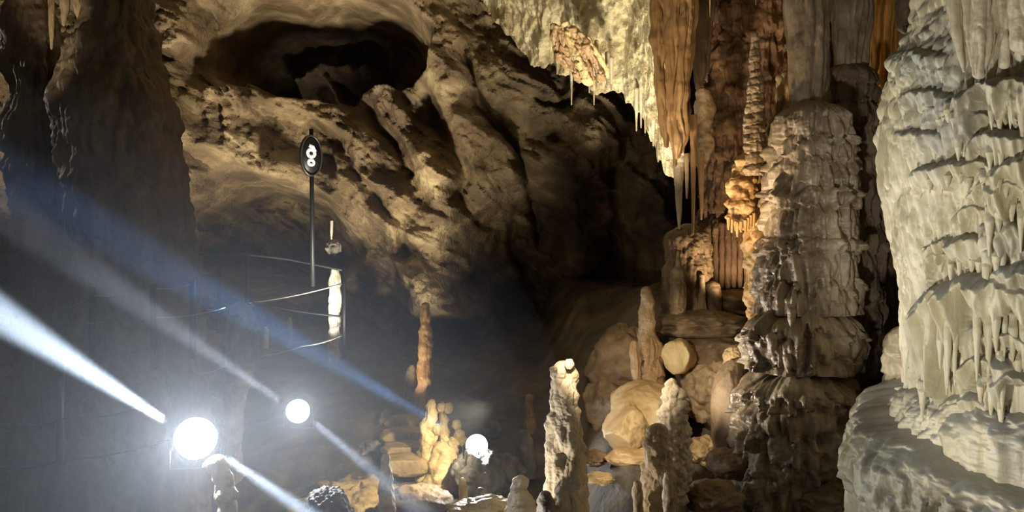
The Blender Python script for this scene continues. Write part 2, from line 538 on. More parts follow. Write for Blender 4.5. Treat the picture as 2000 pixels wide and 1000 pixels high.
# ------------------------------------------------------------------ the cave: back wall
def mk_wall():
    Yw = 14.0
    s = K * Yw
    nx, nz = 620, 400
    pxs = np.linspace(-520, 1720, nx)
    pys = np.linspace(-260, 900, nz)
    PX, PY = np.meshgrid(pxs, pys)
    px, py = PX.ravel(), PY.ravel()
    x = (px - 1000) * s
    z = CAMZ + (500 - py) * s
    Q = np.stack([x, np.full_like(x, 3.0), z], -1)
    # wander of every ridge line
    wx = 26 * fbm(Q * 0.8, 4)
    wy = 26 * fbm(Q * 0.8 + 40, 4)
    a, b = px + wx, py + wy
    D = np.zeros_like(x)

    def rib(pts, wd, amp, sharp=2):
        d = polydist(a, b, pts)
        return amp * np.exp(-(d / wd) ** sharp)

    D += rib([(780, -120), (815, 20), (860, 110), (895, 200), (925, 285)], 52, 1.0)
    D += rib([(560, 190), (660, 235), (720, 310), (790, 420), (830, 520)], 36, 0.55)
    D += rib([(860, 330), (885, 430), (870, 520), (836, 585)], 58, 0.95)
    D += rib([(760, 200), (830, 300), (860, 380)], 26, 0.45)
    D += rib([(690, 330), (760, 430), (800, 540)], 30, 0.5)
    D += rib([(850, 590), (930, 665), (1010, 725), (1090, 800)], 42, 0.9)
    D += rib([(985, 170), (1050, 220), (1115, 250)], 75, 0.75)
    D += rib([(1000, 330), (1080, 320), (1130, 300)], 40, 0.35)
    D += rib([(1165, 150), (1150, 260), (1155, 420), (1150, 560)], 42, 0.45)
    D += rib([(1255, 300), (1262, 420), (1275, 640)], 52, 0.9)
    D += rib([(330, -60), (345, 120), (365, 250), (390, 350)], 66, 0.7)
    D += rib([(420, 90), (440, 170), (500, 215)], 34, 0.6)
    D += rib([(430, 15), (600, 0), (760, 10)], 40, 0.7)
    D += rib([(400, 260), (480, 290), (560, 330)], 50, 0.55)
    D += rib([(600, 350), (650, 400), (650, 440)], 40, 0.6)
    D += rib([(100, -40), (60, 100), (40, 300)], 80, 0.6)
    for pts, wd, am in (([(925, 130), (955, 240), (1005, 325), (1052, 395), (1065, 470)], 9, -0.45),
                        ([(640, 250), (720, 345), (790, 440), (815, 500)], 10, -0.4),
                        ([(850, 200), (880, 270), (910, 340), (915, 420)], 16, -0.45),
                        ([(700, 210), (770, 290), (800, 360)], 9, -0.35),
                        ([(1045, 210), (1085, 212), (1115, 198)], 7, -0.3),
                        ([(1195, 330), (1215, 420), (1205, 520)], 10, -0.5),
                        ([(1000, 420), (1010, 500), (1040, 560)], 8, -0.3),
                        ([(440, 60), (435, 130)], 10, -0.4)):
        D += rib(pts, wd, am)

    def hole(cx, cy, rx, ry, dep, edge=0.25):
        e = np.hypot((a - cx) / rx, (b - cy) / ry)
        return -dep * sstep(1 + edge, 1 - edge, e)

    cav = hole(650, 112, 205, 88, 3.0, 0.10) + hole(470, 150, 60, 45, 0.8, 0.3)
    lump = rib([(540, 130), (600, 85), (680, 110)], 22, 1.1) + rib([(600, 120), (640, 170)], 12, 0.8)
    D += np.where(cav < -1, cav + lump, cav)
    D += hole(510, 470, 175, 105, 2.4, 0.25)
    D += hole(1080, 540, 165, 175, 1.6, 0.3)
    D += hole(900, 690, 70, 60, 0.8, 0.4)
    D += 0.55 * np.clip((350 - py) / 300, -1.2, 1.4)
    Qs = Q.copy()
    # tilted strata, running down to the right
    u = Q[:, 0] * 0.75 - Q[:, 2] * 0.65
    v = Q[:, 0] * 0.65 + Q[:, 2] * 0.75
    wrp = 0.5 * fbm(Q * 0.6 + 9, 3)
    QS = np.stack([v * 1.9 + wrp, u * 0.55 + wrp, Q[:, 1]], -1)
    D += 0.22 * ridged(QS, 5, 0.55) + 0.26 * fbm(Q * 0.55 + 3, 6, 0.55) + 0.05 * ridged(Q * 3.1, 3) + 0.06 * fbm(Q * np.array([3.5, 3.5, 5.0]) + 7, 5, 0.62)
    D -= 0.12 * np.clip(worley(Q * 1.1) - 0.4, 0, 1)
    o = mesh_obj('wall_back', np.stack([x, Yw - D, z], -1), gridF(nz, nx), M['wall'], base=(0, Yw, 0))
    struct(o, 'brown limestone back wall with diagonal ribs and a dark hollow high up')


mk_wall()


def mk_side(name, x0, y0, x1, y1, z0, z1, mat, seed, amp, label, flut=0.0):
    n, m = 260, 160
    u = np.linspace(0, 1, n)
    zz = np.linspace(z1, z0, m)
    U, Z = np.meshgrid(u, zz)
    U, Z = U.ravel(), Z.ravel()
    x = x0 + (x1 - x0) * U
    y = y0 + (y1 - y0) * U
    nrm = np.array([(y1 - y0), -(x1 - x0)], float)
    nrm /= np.linalg.norm(nrm)
    Q = np.stack([x, y, Z], -1) + seed * 5.1
    D = amp * fbm(Q * 0.6, 6, 0.55) + 0.2 * amp * ridged(Q * 2.2, 3)
    if flut:
        D += flut * (1 - 2 * np.abs(perlin(Q * np.array([2.5, 2.5, 0.2]))))
    o = mesh_obj(name, np.stack([x + nrm[0] * D, y + nrm[1] * D, Z], -1), gridF(m, n), mat, base=((x0 + x1) / 2, (y0 + y1) / 2, z0))
    struct(o, label)


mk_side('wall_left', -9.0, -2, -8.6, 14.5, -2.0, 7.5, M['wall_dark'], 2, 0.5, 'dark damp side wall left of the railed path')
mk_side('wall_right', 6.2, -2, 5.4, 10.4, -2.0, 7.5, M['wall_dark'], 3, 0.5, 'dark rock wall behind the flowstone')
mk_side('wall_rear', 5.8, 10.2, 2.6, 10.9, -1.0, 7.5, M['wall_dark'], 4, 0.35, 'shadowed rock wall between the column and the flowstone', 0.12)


def mk_ceiling():
    nx, ny = 300, 320
    X, Y = np.meshgrid(np.linspace(-9.5, 6.8, nx), np.linspace(-2, 16, ny))
    x, y = X.ravel(), Y.ravel()
    Q = np.stack([x, y, np.ones_like(x)], -1)
    z = 6.3 + 0.25 * np.clip((y - 9) / 4, 0, 1) + 0.3 * fbm(Q * 0.6, 6, 0.55) - 0.12 * ridged(Q * 2.1, 3)
    o = mesh_obj('ceiling', np.stack([x, y, z], -1), gridF(ny, nx), M['ceiling'], base=(0, 6, 6.3))
    struct(o, 'cave ceiling above the frame')


mk_ceiling()


def mk_overhang():
    """pale ceiling slope that comes down towards the back and ends in a ragged lip"""
    lip = [(900, -120, 13.0), (945, 0, 12.6), (985, 55, 12.4), (1040, 120, 12.2), (1052, 132, 12.1), (1085, 120, 11.9), (1120, 150, 11.7), (1180, 175, 11.5), (1215, 165, 11.3), (1240, 205, 11.2), (1275, 270, 11.0),
           (1300, 320, 10.8), (1335, 330, 10.7)]
    Lw = np.array([P(*l) for l in lip])
    arc = np.concatenate([[0], np.cumsum(np.linalg.norm(np.diff(Lw, axis=0), axis=1))])
    nu, nv = 420, 300
    u = np.linspace(0, arc[-1], nu)
    LP = np.stack([np.interp(u, arc, Lw[:, k]) for k in range(3)], -1)
    v = np.concatenate([np.linspace(-1, 0, 60, endpoint=False), np.linspace(0, 1, nv - 60) ** 1.15])
    rows = []
    for vv in v:
        if vv >= 0:
            off = np.array([0.25 * vv, -4.6 * vv, 3.4 * vv ** 0.9])[None, :] + np.outer(sstep(.5, 1, u / arc[-1]), [-1.15 * vv, 0, 0])
        else:
            off = np.array([0.0, 0.55 * math.sin(-vv * 1.5), 2.6 * (-vv) ** 1.6])
        rows.append(LP + off)
    V = np.concatenate(rows)
    Q = V.copy()
    V0 = V.copy()
    nrm = np.array([-0.1, -0.62, -0.75])
    D = 0.20 * fbm(Q * 0.9 + 4, 6, 0.55) + 0.07 * ridged(Q * 2.6, 4)
    pit = worley(Q * np.array([3.4, 3.4, 2.2]))
    D -= 0.13 * np.clip(pit - 0.45, 0, 1)
    D += 0.05 * np.clip(0.45 - worley(Q * np.array([9, 9, 5])), 0, 1) * 2
    vrep = np.repeat(v, nu)
    D = D * np.where(vrep < 0, np.clip(1 + vrep, 0.1, 1), 1)
    V = V + D[:, None] * nrm
    V[:, 2] += np.exp(-(vrep / 0.06) ** 2) * (0.10 * perlin(Q * 3) - 0.14 * np.clip(perlin(Q * 7), 0, 1))
    o = mesh_obj('ceiling_slope', V, gridF(nv, nu)[:, ::-1], M['ceiling'], base=P(1150, 200, 11.5))
    struct(o, 'pale pitted ceiling slope ending in a ragged lip')


mk_overhang()

# ------------------------------------------------------------------ dripstone on the right
def mk_flowstone():
    sil = [(-260, 1800), (-60, 1806), (10, 1806), (70, 1792), (120, 1771), (180, 1757), (240, 1746), (300, 1737), (360, 1742), (440, 1757), (500, 1770),
           (560, 1784), (620, 1790), (700, 1790), (770, 1786), (950, 1780)]
    AX = 2060
    rows = [(p, l, 2 * AX - l, 5.7) for p, l in sil]
    ledges = [  # cx, top, half width, height, amp, arch
        (1800, 95, 60, 60, .05, .2), (1815, 175, 60, 50, .05, .2), (1800, 250, 55, 45, .04, .2), (1850, 205, 60, 45, .03, .2),
        (1985, 150, 130, 95, .16, .5), (1905, 215, 60, 70, .07, .3), (1960, 250, 70, 85, .12, .3), (1890, 310, 110, 55, .09, .4), (2020, 300, 90, 95, .18, .3),
        (1965, 345, 75, 105, .13, .35), (1900, 400, 45, 75, .05, .4), (1885, 462, 75, 72, .10, .3), (1960, 430, 60, 110, .11, .4), (1840, 490, 26, 60, .07, .3),
        (1935, 528, 150, 165, .21, .5), (2040, 500, 120, 120, .2, .3), (1838, 590, 36, 110, .05, .4), (1880, 610, 60, 130, .10, .3), (1960, 640, 55, 90, .14, .3),
        (1935, 690, 60, 110, .17, .3), (1985, 720, 50, 120, .19, .3), (1900, 760, 50, 90, .12, .3), (1820, 700, 40, 80, .05, .3),]

    def extra(x, y, z, D0):
        px = 1000 + x / (K * y)
        py = 500 - (z - CAMZ) / (K * y)
        Q = np.stack([x, y, z], -1)
        drip = perlin(np.stack([x * 13, y * 13, z * 0.8], -1))
        drip2 = perlin(np.stack([x * 30 + 3, y * 30, z * 1.2], -1))
        wob = 14 * perlin(Q * 3.0)
        front = (y < 5.9)
        best = np.zeros_like(x)
        for cx, top, hw, h, amp, arch in ledges:
            u = (px + wob - cx) / hw
            au = np.clip(1 - u * u, 0, 1)
            tp = top + arch * h * u * u + 0.5 * wob
            ln = h * (0.72 + 0.75 * drip + 0.4 * drip2)
            t = (py - tp) / np.maximum(ln, 8)
            dome = np.where(t < 0, 0, np.where(t < 0.3, np.sqrt(np.clip(t / 0.3, 0, 1)), 1 - 0.5 * (t - 0.3) / 0.7))
            dome = np.where(t > 1, 0, dome)
            dome = np.where((t > 0.93) & (t <= 1), dome * (1 - t) / 0.07, dome)
            best = np.maximum(best, np.where(front, amp * np.sqrt(au) * dome, 0))
        fl = 0.9 * np.sqrt(np.abs(perlin(np.stack([x * 9 + 0.5 * wob / 14, y * 9, z * 0.5], -1))) + .01) + 1.1 * np.sqrt(np.abs(perlin(np.stack([x * 19 + 0.6 * wob / 14, y * 19, z * 0.8], -1))) + .01) \
            + 0.5 * np.sqrt(np.abs(perlin(np.stack([x * 38, y * 38, z * 1.8], -1))) + .01) - 1.2
        smooth = sstep(1890, 1830, px) * sstep(240, 300, py)
        out = 1.25 * best * (1 + 0.5 * drip + 0.25 * drip2) + 0.05 * fl
        up = sstep(300, 240, py) * sstep(1880, 1840, px)
        out += up * 0.05 * (0.55 - worley(Q * 9))
        return out

    V, F = spel(rows, nt=920, nz=640, seed=1, rough=(0.035, 1.6), asp=0.95, cap='none', extra=extra)
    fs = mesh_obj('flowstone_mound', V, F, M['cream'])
    tag(fs, 'huge cream flowstone cascade with drip-fringed ledges filling the right side', 'flowstone')
    # drip fringes below the ledges, each its own part
    rng = random.Random(4)
    vy = V[:, 1].copy()
    vpx = 1000 + V[:, 0] / (K * V[:, 1])
    vpy = 500 - (V[:, 2] - CAMZ) / (K * V[:, 1])

    def front_y(px, py):
        near = (np.abs(vpx - px) < 4) & (np.abs(vpy - py) < 4) & (vy < 5.8)
        return vy[near].min() if near.any() else None

    for cx, top, hw, h, amp, arch in ledges:
        if cx > 2000 or hw < 40 or top > 860:
            continue
        n = max(2, int(hw / 12))
        for k in range(n):
            u = -0.75 + 1.5 * (k + rng.uniform(.2, .8)) / n
            px = cx + u * hw
            if px > 2010 or px < 1800:
                continue
            py = top + arch * h * u * u + h * rng.uniform(.35, .5)
            hit = front_y(px, py)
            if hit is None:
                continue
            Y = hit + 0.035
            ln = rng.uniform(.5, .95) * h
            wd = rng.uniform(6, 10)
            V, F = spel([(py - 6, px - wd, px + wd, Y + .05), (py + ln * .3, px - wd, px + wd, Y + .015), (py + ln * .6, px - wd * .65, px + wd * .65, Y + .01), (py + ln, px - wd * .18, px + wd * .18, Y + .02)], nt=28, nz=50, seed=k + top,
                        rough=(0.012, 9), flute=(0.006, 14), cap='both')
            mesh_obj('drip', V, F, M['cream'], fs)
    sk = [(742, 1812, 2300, 5.6), (756, 1788, 2320, 5.6), (785, 1766, 2330, 5.6), (830, 1752, 2340, 5.6), (900, 1746, 2350, 5.6), (960, 1746, 2350, 5.6)]
    V, F = spel(sk, nt=420, nz=170, seed=21, rough=(.03, 3), flute=(.06, 9, .05), tip=.12, wob=.12, asp=.95, tilt=.06)
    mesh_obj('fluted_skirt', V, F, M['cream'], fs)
    bs = [(806, 1765, 2330, 5.55), (818, 1735, 2345, 5.55), (850, 1700, 2360, 5.55), (900, 1684, 2370, 5.55), (945, 1676, 2375, 5.55), (1000, 1682, 2370, 5.55), (1250, 1690, 2370, 5.55)]
    V, F = spel(bs, nt=460, nz=260, seed=22, rough=(.05, 2.4), flute=(.06, 8, .06), knob=(.012, 14), tiers=[838, 960, 1150], tier_amp=.05, jag=.25, drip=.3, tip=.14, wob=.12, asp=.95, tilt=.33)
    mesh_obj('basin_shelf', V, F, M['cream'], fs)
    # shoulder behind the left edge
    V, F = spel([(612, 1775, 1850, 6.3), (650, 1752, 1860, 6.3), (690, 1738, 1860, 6.3), (780, 1737, 1870, 6.3), (900, 1730, 1880, 6.3)], nt=110, nz=150, seed=5, rough=(0.03, 4), flute=(0.02, 9),
                tiers=[640, 690, 730, 790], tier_amp=0.04)
    mesh_obj('shoulder', V, F, M['drape'], fs)
    return fs


mk_flowstone()

for args in (
    ('pointed fluted stalactite nearest the dark gap, above the flowstone', [(-80, 1848, 1900), (0, 1850, 1892), (60, 1858, 1890), (110, 1870, 1890), (142, 1880, 1888)], 4.9),
    ('broad fluted stalactite second from the dark gap above the flowstone', [(-80, 1886, 1945), (0, 1886, 1940), (50, 1888, 1934), (100, 1892, 1925), (135, 1898, 1912)], 4.8),
    ('rounded cluster-like stalactite touching the flowstone with its blunt end', [(-80, 1905, 1960), (40, 1905, 1955), (90, 1897, 1945), (130, 1895, 1935), (155, 1900, 1925)], 4.55),
    ('squarish pleated stalactite over the cream arch of the flowstone', [(-80, 1945, 1990), (30, 1945, 1986), (90, 1946, 1982), (135, 1948, 1976)], 4.5),
    ('stalactite with grey-green face at the upper right corner', [(-80, 1980, 2060), (40, 1980, 2050), (80, 1982, 2040), (110, 1992, 2030)], 4.4)):
    V, F = spel(args[1], args[2], nt=110, nz=150, seed=len(args[0]), rough=(0.015, 5), flute=(0.035, 8, .05), cap='bottom', asp=0.8)
    tag(mesh_obj('stalactite', V, F, M['drape']), args[0], 'stalactite', 'fluted stalactites over the flowstone')

# ------------------------------------------------------------------ the big column
base = P(1560, 1000, 7.1)
colm = empty('stone_column', base)
tag(colm, 'massive grey-brown layered column with bright wet left edge, floor to ceiling', 'column')
V, F = spel([(-300, 1528, 1632, 7.2), (0, 1536, 1624, 7.2), (100, 1541, 1621, 7.2), (250, 1546, 1618, 7.2)], nt=110, nz=160, seed=2, rough=(0.02, 3), flute=(0.035, 9, .04), cap='none')
mesh_obj('shaft', V, F, M['column'], colm)
V, F = spel([(196, 1545, 1625, 7.1), (210, 1528, 1640, 7.1), (260, 1524, 1648, 7.1), (350, 1516, 1652, 7.1), (420, 1508, 1655, 7.1), (500, 1500, 1660, 7.1), (560, 1492, 1662, 7.1), (612, 1488, 1662, 7.1)],
            nt=240, nz=330, seed=3, rough=(0.03, 4), flute=(0.05, 12, .1), knob=(0.03, 13, .6), tiers=[212, 280, 318, 372, 402, 466, 492, 560, 625], tier_amp=0.085, jag=0.8, drip=0.5)
mesh_obj('upper_tier', V, F, M['column'], colm)
V, F = spel([(590, 1500, 1640, 7.05), (606, 1466, 1664, 7.05), (660, 1462, 1666, 7.05), (700, 1468, 1664, 7.05), (722, 1470, 1662, 7.05)],
            nt=240, nz=170, seed=4, rough=(0.03, 4), flute=(0.03, 10, .12), knob=(0.07, 10, .5), tiers=[600, 650, 700, 760], tier_amp=0.08, jag=0.7, drip=0.55, wob=.14)
mesh_obj('middle_tier', V, F, M['column'], colm)
V, F = spel([(700, 1490, 1640, 7.0), (716, 1466, 1660, 7.0), (760, 1456, 1662, 7.0), (850, 1450, 1660, 7.0), (930, 1446, 1652, 7.0), (1010, 1436, 1650, 7.0), (1080, 1430, 1655, 7.0)],
            nt=240, nz=300, seed=6, rough=(0.04, 4), flute=(0.04, 9, .12), knob=(0.10, 9, .55), tiers=[714, 775, 835, 890, 960, 1060], tier_amp=0.09, jag=0.7, drip=0.6, wob=.16)
mesh_obj('lower_tier', V, F, M['column'], colm)
rng = random.Random(9)
for k, (px, py, ln) in enumerate([(1540, 690, 40), (1560, 700, 34), (1580, 690, 48), (1600, 640, 70), (1622, 650, 60), (1640, 640, 80), (1560, 850, 60), (1580, 840, 90), (1602, 850, 80), (1618, 830, 100), (1636, 820, 80), (1525, 830, 70), (1508, 650, 40),
                                  (1545, 600, 40), (1498, 790, 60), (1478, 800, 60)]):
    dy = 7.05 - 0.41 * math.sqrt(max(0.1, 1 - ((px - 1562) / 100) ** 2))
    V, F = spel([(py, px - 11, px + 11, dy), (py + ln * .6, px - 8, px + 8, dy), (py + ln, px - 2, px + 2, dy)], nt=26, nz=50, seed=k, rough=(0.02, 7), flute=(0.008, 12), cap='both')
    mesh_obj('drip', V, F, M['column'], colm)

colm2 = empty('stone_column', P(1655, 1000, 7.7))
tag(colm2, 'darker slimmer column fused behind the massive layered one, beside the golden curtain', 'column')
V, F = spel([(-300, 1618, 1712, 7.6), (0, 1624, 1700, 7.6), (80, 1630, 1696, 7.6), (160, 1634, 1690, 7.6)], nt=100, nz=130, seed=12, rough=(0.02, 3), flute=(0.04, 8, .05), cap='none')
mesh_obj('shaft', V, F, M['column'], colm2)
V, F = spel([(120, 1625, 1695, 7.6), (150, 1615, 1700, 7.6), (220, 1608, 1706, 7.6), (330, 1604, 1716, 7.6), (450, 1602, 1716, 7.6), (650, 1604, 1712, 7.6), (850, 1606, 1706, 7.6), (1010, 1596, 1712, 7.6)], nt=180, nz=420, seed=13,
            rough=(0.035, 4), flute=(0.03, 8, .1), knob=(0.05, 9, .6), tiers=[130, 170, 205, 255, 330, 420, 480, 570, 680, 790, 900], tier_amp=0.06, jag=0.4, drip=0.3)
mesh_obj('layered_trunk', V, F, M['column_dark'], colm2)

for lab, rows, Y in (('dim narrow column deep in the shadowed gap left of the flowstone', [(250, 1706, 1752), (480, 1708, 1746), (640, 1704, 1744), (780, 1700, 1750), (960, 1690, 1760)], 8.9),
                     ('dim wide column at the back of the gap, half hidden by the flowstone', [(-250, 1740, 1850), (300, 1745, 1830), (600, 1750, 1820), (980, 1740, 1840)], 9.7)):
    V, F = spel(rows, Y, nt=90, nz=180, seed=len(lab), rough=(0.04, 3), flute=(0.03, 7, .08), tiers=[300, 420, 560, 700, 820], tier_amp=0.04, cap='none')
    tag(mesh_obj('stone_column', V, F, M['column_dark']), lab, 'column')

# golden curtain right of the columns, and the dark stub beside it
gc = empty('rock_curtain', P(1725, 0, 8.2))
tag(gc, 'golden pointed rock curtain hanging right of the columns', 'rock curtain')
for k, (rows, Y) in enumerate((([(-300, 1696, 1732), (0, 1697, 1728), (60, 1694, 1722), (140, 1690, 1714), (185, 1690, 1706), (208, 1692, 1697)], 8.15),
                               ([(-300, 1715, 1752), (0, 1716, 1750), (120, 1712, 1742), (200, 1704, 1734), (250, 1712, 1730), (282, 1716, 1722)], 8.3),
                               ([(-300, 1735, 1775), (0, 1736, 1760), (120, 1732, 1752), (240, 1728, 1740), (300, 1722, 1730)], 8.45))):
    V, F = spel(rows, Y, nt=70, nz=150, seed=30 + k, rough=(0.012, 5), flute=(0.02, 9, .05), cap='bottom')
    mesh_obj('fold', V, F, M['gold'], gc)
V, F = spel([(-200, 1748, 1812), (0, 1752, 1806), (40, 1752, 1802), (68, 1758, 1794)], 7.2, nt=70, nz=90, seed=40, rough=(0.03, 4), cap='bottom')
tag(mesh_obj('stalactite', V, F, M['column_dark']), 'dark blunt stalactite stub between golden curtain and flowstone', 'stalactite')
V, F = spel([(-120, 1800, 1850), (0, 1806, 1838), (22, 1812, 1822)], 5.9, nt=50, nz=60, seed=41, rough=(0.01, 6), flute=(0.02, 12, .05), cap='bottom')
tag(mesh_obj('stalactite', V, F, M['orange']), 'short orange-streaked stalactite tip at the top edge above the flowstone', 'stalactite')

# ------------------------------------------------------------------ orange calcite left of the column
om = empty('calcite_mass', P(1500, 620, 7.45))
tag(om, 'orange bumpy calcite mass clinging to the left of the column', 'flowstone')
V, F = spel([(138, 1522, 1548, 7.5), (170, 1516, 1550, 7.5), (205, 1512, 1552, 7.5), (260, 1490, 1552, 7.5), (320, 1480, 1550, 7.5), (400, 1472, 1545, 7.5), (480, 1462, 1535, 7.45), (560, 1463, 1525, 7.4), (610, 1466, 1520, 7.4), (700, 1470, 1520, 7.4)],
            nt=130, nz=320, seed=50, rough=(0.03, 5), knob=(0.07, 12, .8), flute=(0.015, 10, .2), tiers=[205, 330, 365, 400, 440, 480, 520, 560, 600], tier_amp=0.03, drip=.3)
mesh_obj('trunk', V, F, M['orange'], om)
V, F = spel([(298, 1440, 1480, 7.35), (330, 1431, 1482, 7.35), (370, 1422, 1482, 7.35), (405, 1418, 1482, 7.35), (432, 1424, 1478, 7.35), (450, 1434, 1470, 7.35)], nt=110, nz=150, seed=51, rough=(0.03, 5), knob=(0.06, 14), cap='both', asp=.8)
lobe = mesh_obj('lobe', V, F, M['orange'], om)
rng = random.Random(3)
for k in range(9):
    px = 1424 + k * 6 + rng.uniform(-2, 2)
    t = 436 + 10 * math.sin(k * .5)
    V, F = spel([(t - 14, px - 4, px + 4, 7.22), (t + rng.uniform(6, 20), px - 2, px + 2, 7.22)], nt=16, nz=20, seed=k, rough=(0.01, 9), cap='both')
    s = mesh_obj('drip', V, F, M['orange'], lobe)
    s.parent = lobe
V, F = spel([(64, 1470, 1480), (85, 1469, 1482), (120, 1466, 1484), (160, 1464, 1486), (200, 1461, 1488), (260, 1457, 1489), (300, 1458, 1490), (345, 1456, 1492)], 7.3, nt=70, nz=320, seed=52, rough=(0.015, 6), knob=(0.02, 20),
            tiers=[66, 82, 96, 110, 122, 138, 152, 166, 184, 200, 222, 246, 262, 280, 300, 322], tier_amp=0.03, jag=.35, tip=.6)
tag(mesh_obj('stalagmite', V, F, M['tan']), 'tall thin beaded spire standing on the orange calcite mass', 'stalagmite')

# red-brown column behind
rc = empty('flowstone_pillar', P(1450, 580, 9.8))
tag(rc, 'wide red-brown shaggy pillar behind the beaded spire', 'column')
V, F = spel([(-250, 1388, 1560), (0, 1395, 1545), (90, 1392, 1545), (180, 1385, 1550), (300, 1378, 1555), (380, 1386, 1550), (430, 1382, 1555), (500, 1388, 1560), (570, 1392, 1570), (620, 1380, 1580)], 9.8, nt=260, nz=420, seed=60,
            rough=(0.07, 2.5), flute=(0.05, 8, .12), knob=(0.06, 8, .4), tiers=[20, 90, 180, 300, 420, 560], tier_amp=0.12, jag=.5, drip=.5, cap='none')
mesh_obj('shaggy_trunk', V, F, M['red'], rc)
rng = random.Random(12)
for k in range(12):
    px = 1398 + k * 12
    Y = 9.8 - 0.5 * math.sqrt(max(.05, 1 - ((px - 1468) / 84) ** 2)) - .06
    t = 425 + rng.uniform(-15, 20)
    V, F = spel([(t, px - 7, px + 7, Y), (t + 70, px - 6, px + 6, Y - .02), (570, px - 5, px + 5, Y - .04)], nt=22, nz=70, seed=k, rough=(0.015, 6), flute=(0.008, 12), cap='both')
    mesh_obj('flute', V, F, M['red'], rc)
V, F = spel([(170, 1358, 1384), (210, 1358, 1398), (290, 1359, 1392), (330, 1362, 1380)], 9.3, nt=60, nz=90, seed=61, rough=(0.03, 4), cap='both')
mesh_obj('pale_patch', V, F, M['tan'], rc)

# tan curtain
tc = empty('rock_curtain', P(1330, 330, 8.4))
tag(tc, 'long tan rock curtain hanging in twisted folds from the ceiling slope', 'rock curtain')
for k, (rows, Y) in enumerate((
    ([(-300, 1268, 1305), (0, 1270, 1302), (100, 1274, 1302), (180, 1280, 1304), (250, 1292, 1308), (290, 1298, 1306)], 8.7),
    ([(-300, 1292, 1342), (0, 1296, 1336), (80, 1300, 1330), (160, 1302, 1324), (240, 1302, 1326), (300, 1310, 1328), (328, 1314, 1320)], 8.45),
    ([(-300, 1325, 1365), (0, 1326, 1358), (70, 1324, 1352), (140, 1318, 1345), (200, 1314, 1340), (280, 1314, 1342), (312, 1316, 1326)], 8.3),
    ([(-300, 1345, 1380), (0, 1346, 1366), (60, 1340, 1358), (150, 1330, 1352), (240, 1330, 1346), (300, 1324, 1338)], 8.55),
    ([(-300, 1358, 1405), (0, 1358, 1396), (80, 1356, 1390), (150, 1358, 1376), (172, 1360, 1370)], 8.9))):
    V, F = spel(rows, Y, nt=70, nz=190, seed=70 + k, rough=(0.025, 3), flute=(0.04, 8, .06), cap='bottom')
    mesh_obj('fold', V, F, M['curtain'] if k < 4 else M['column_dark'], tc)

for lab, rows, Y, mt in (
    ('pale smooth stalactite hanging under the tan curtain', [(318, 1315, 1336), (380, 1318, 1332), (420, 1322, 1331), (448, 1325, 1329)], 8.5, 'pale'),
    ('thin brown stalactite just right of the pale one under the tan curtain', [(300, 1336, 1346), (350, 1338, 1345), (388, 1340, 1343)], 8.4, 'tan'),
    ('slim brown rod-like stalactite reaching lowest beside the red pillar', [(225, 1346, 1362), (380, 1350, 1358), (460, 1351, 1356)], 8.6, 'curtain'),
    ('dark slim stalactite close against the red pillar', [(300, 1362, 1376), (400, 1366, 1374), (430, 1368, 1371)], 9.0, 'curtain'),
    ('hair-thin straw stalactite at the top edge before the dark curtain', [(-60, 1384, 1389), (0, 1385, 1389), (34, 1386, 1387)], 8.2, 'tan'),
    ('hair-thin straw stalactite right above the beaded spire', [(-60, 1474, 1479), (0, 1475, 1478), (11, 1476, 1477)], 7.3, 'tan')):
    V, F = spel(rows, Y, nt=40, nz=90, seed=len(lab), rough=(0.01, 6), flute=(0.008, 12, .06), cap='bottom')
    tag(mesh_obj('stalactite', V, F, M[mt]), lab, 'stalactite')

V, F = spel([(436, 1318, 1372), (470, 1306, 1378), (520, 1302, 1382), (560, 1300, 1384), (620, 1298, 1390)], 9.2, nt=130, nz=170, seed=80, rough=(0.05, 3), flute=(0.035, 7, .1), tiers=[450, 500, 560], tier_amp=.05, drip=.4)
tag(mesh_obj('flowstone_stump', V, F, M['brownrock']), 'brown fluted stump under the slim stalactites left of the red pillar', 'flowstone')

for lab, rows, Y, mt, ti in (
    ('yellowish stepped stalagmite with a thin spire tip on the upper ledge', [(490, 1321, 1329), (510, 1320, 1330), (522, 1320, 1332), (526, 1314, 1335), (550, 1314, 1336), (555, 1312, 1339), (600, 1312, 1340), (640, 1310, 1342)], 8.7, 'tan', [522, 554, 580]),
    ('small pale peg stalagmite on the upper ledge by the round knob', [(534, 1365, 1375), (560, 1365, 1376), (596, 1364, 1379), (625, 1364, 1380)], 8.9, 'tan', [578]),
    ('stubby round brown stalagmite knob on the upper ledge', [(548, 1384, 1402), (565, 1380, 1406), (585, 1378, 1408), (620, 1376, 1408)], 9.0, 'brownrock', [570])):
    V, F = spel(rows, Y, nt=56, nz=130, seed=len(lab), rough=(0.02, 6), tiers=ti, tier_amp=.02)
    tag(mesh_obj('stalagmite', V, F, M[mt]), lab, 'stalagmite', 'stalagmites on the upper ledge')

# ------------------------------------------------------------------ middle ground right: stalagmites and boulders
s1 = empty('stalagmite', P(1265, 770, 8.4))
tag(s1, 'round-topped finger stalagmite on a fluted red foot beside the broken drum', 'stalagmite')
V, F = spel([(559, 1254, 1271), (575, 1251, 1274), (620, 1249, 1278), (650, 1247, 1281), (700, 1245, 1284)], 8.4, nt=64, nz=170, seed=90, rough=(0.018, 7), knob=(.02, 12), tiers=[600, 622, 648], tier_amp=.012)
mesh_obj('finger', V, F, M['tan'], s1)
V, F = spel([(664, 1231, 1246), (690, 1229, 1252), (720, 1233, 1254), (750, 1240, 1254)], 8.15, nt=56, nz=100, seed=91, rough=(0.02, 5), flute=(.02, 10, .1), cap='both')
mesh_obj('side_lobe', V, F, M['curtain'], s1)
V, F = spel([(655, 1252, 1284), (690, 1250, 1288), (720, 1246, 1294), (750, 1240, 1302), (790, 1238, 1306)], 8.35, nt=90, nz=130, seed=92, rough=(0.025, 5), flute=(.03, 9, .1), tiers=[665, 700], tier_amp=.02)
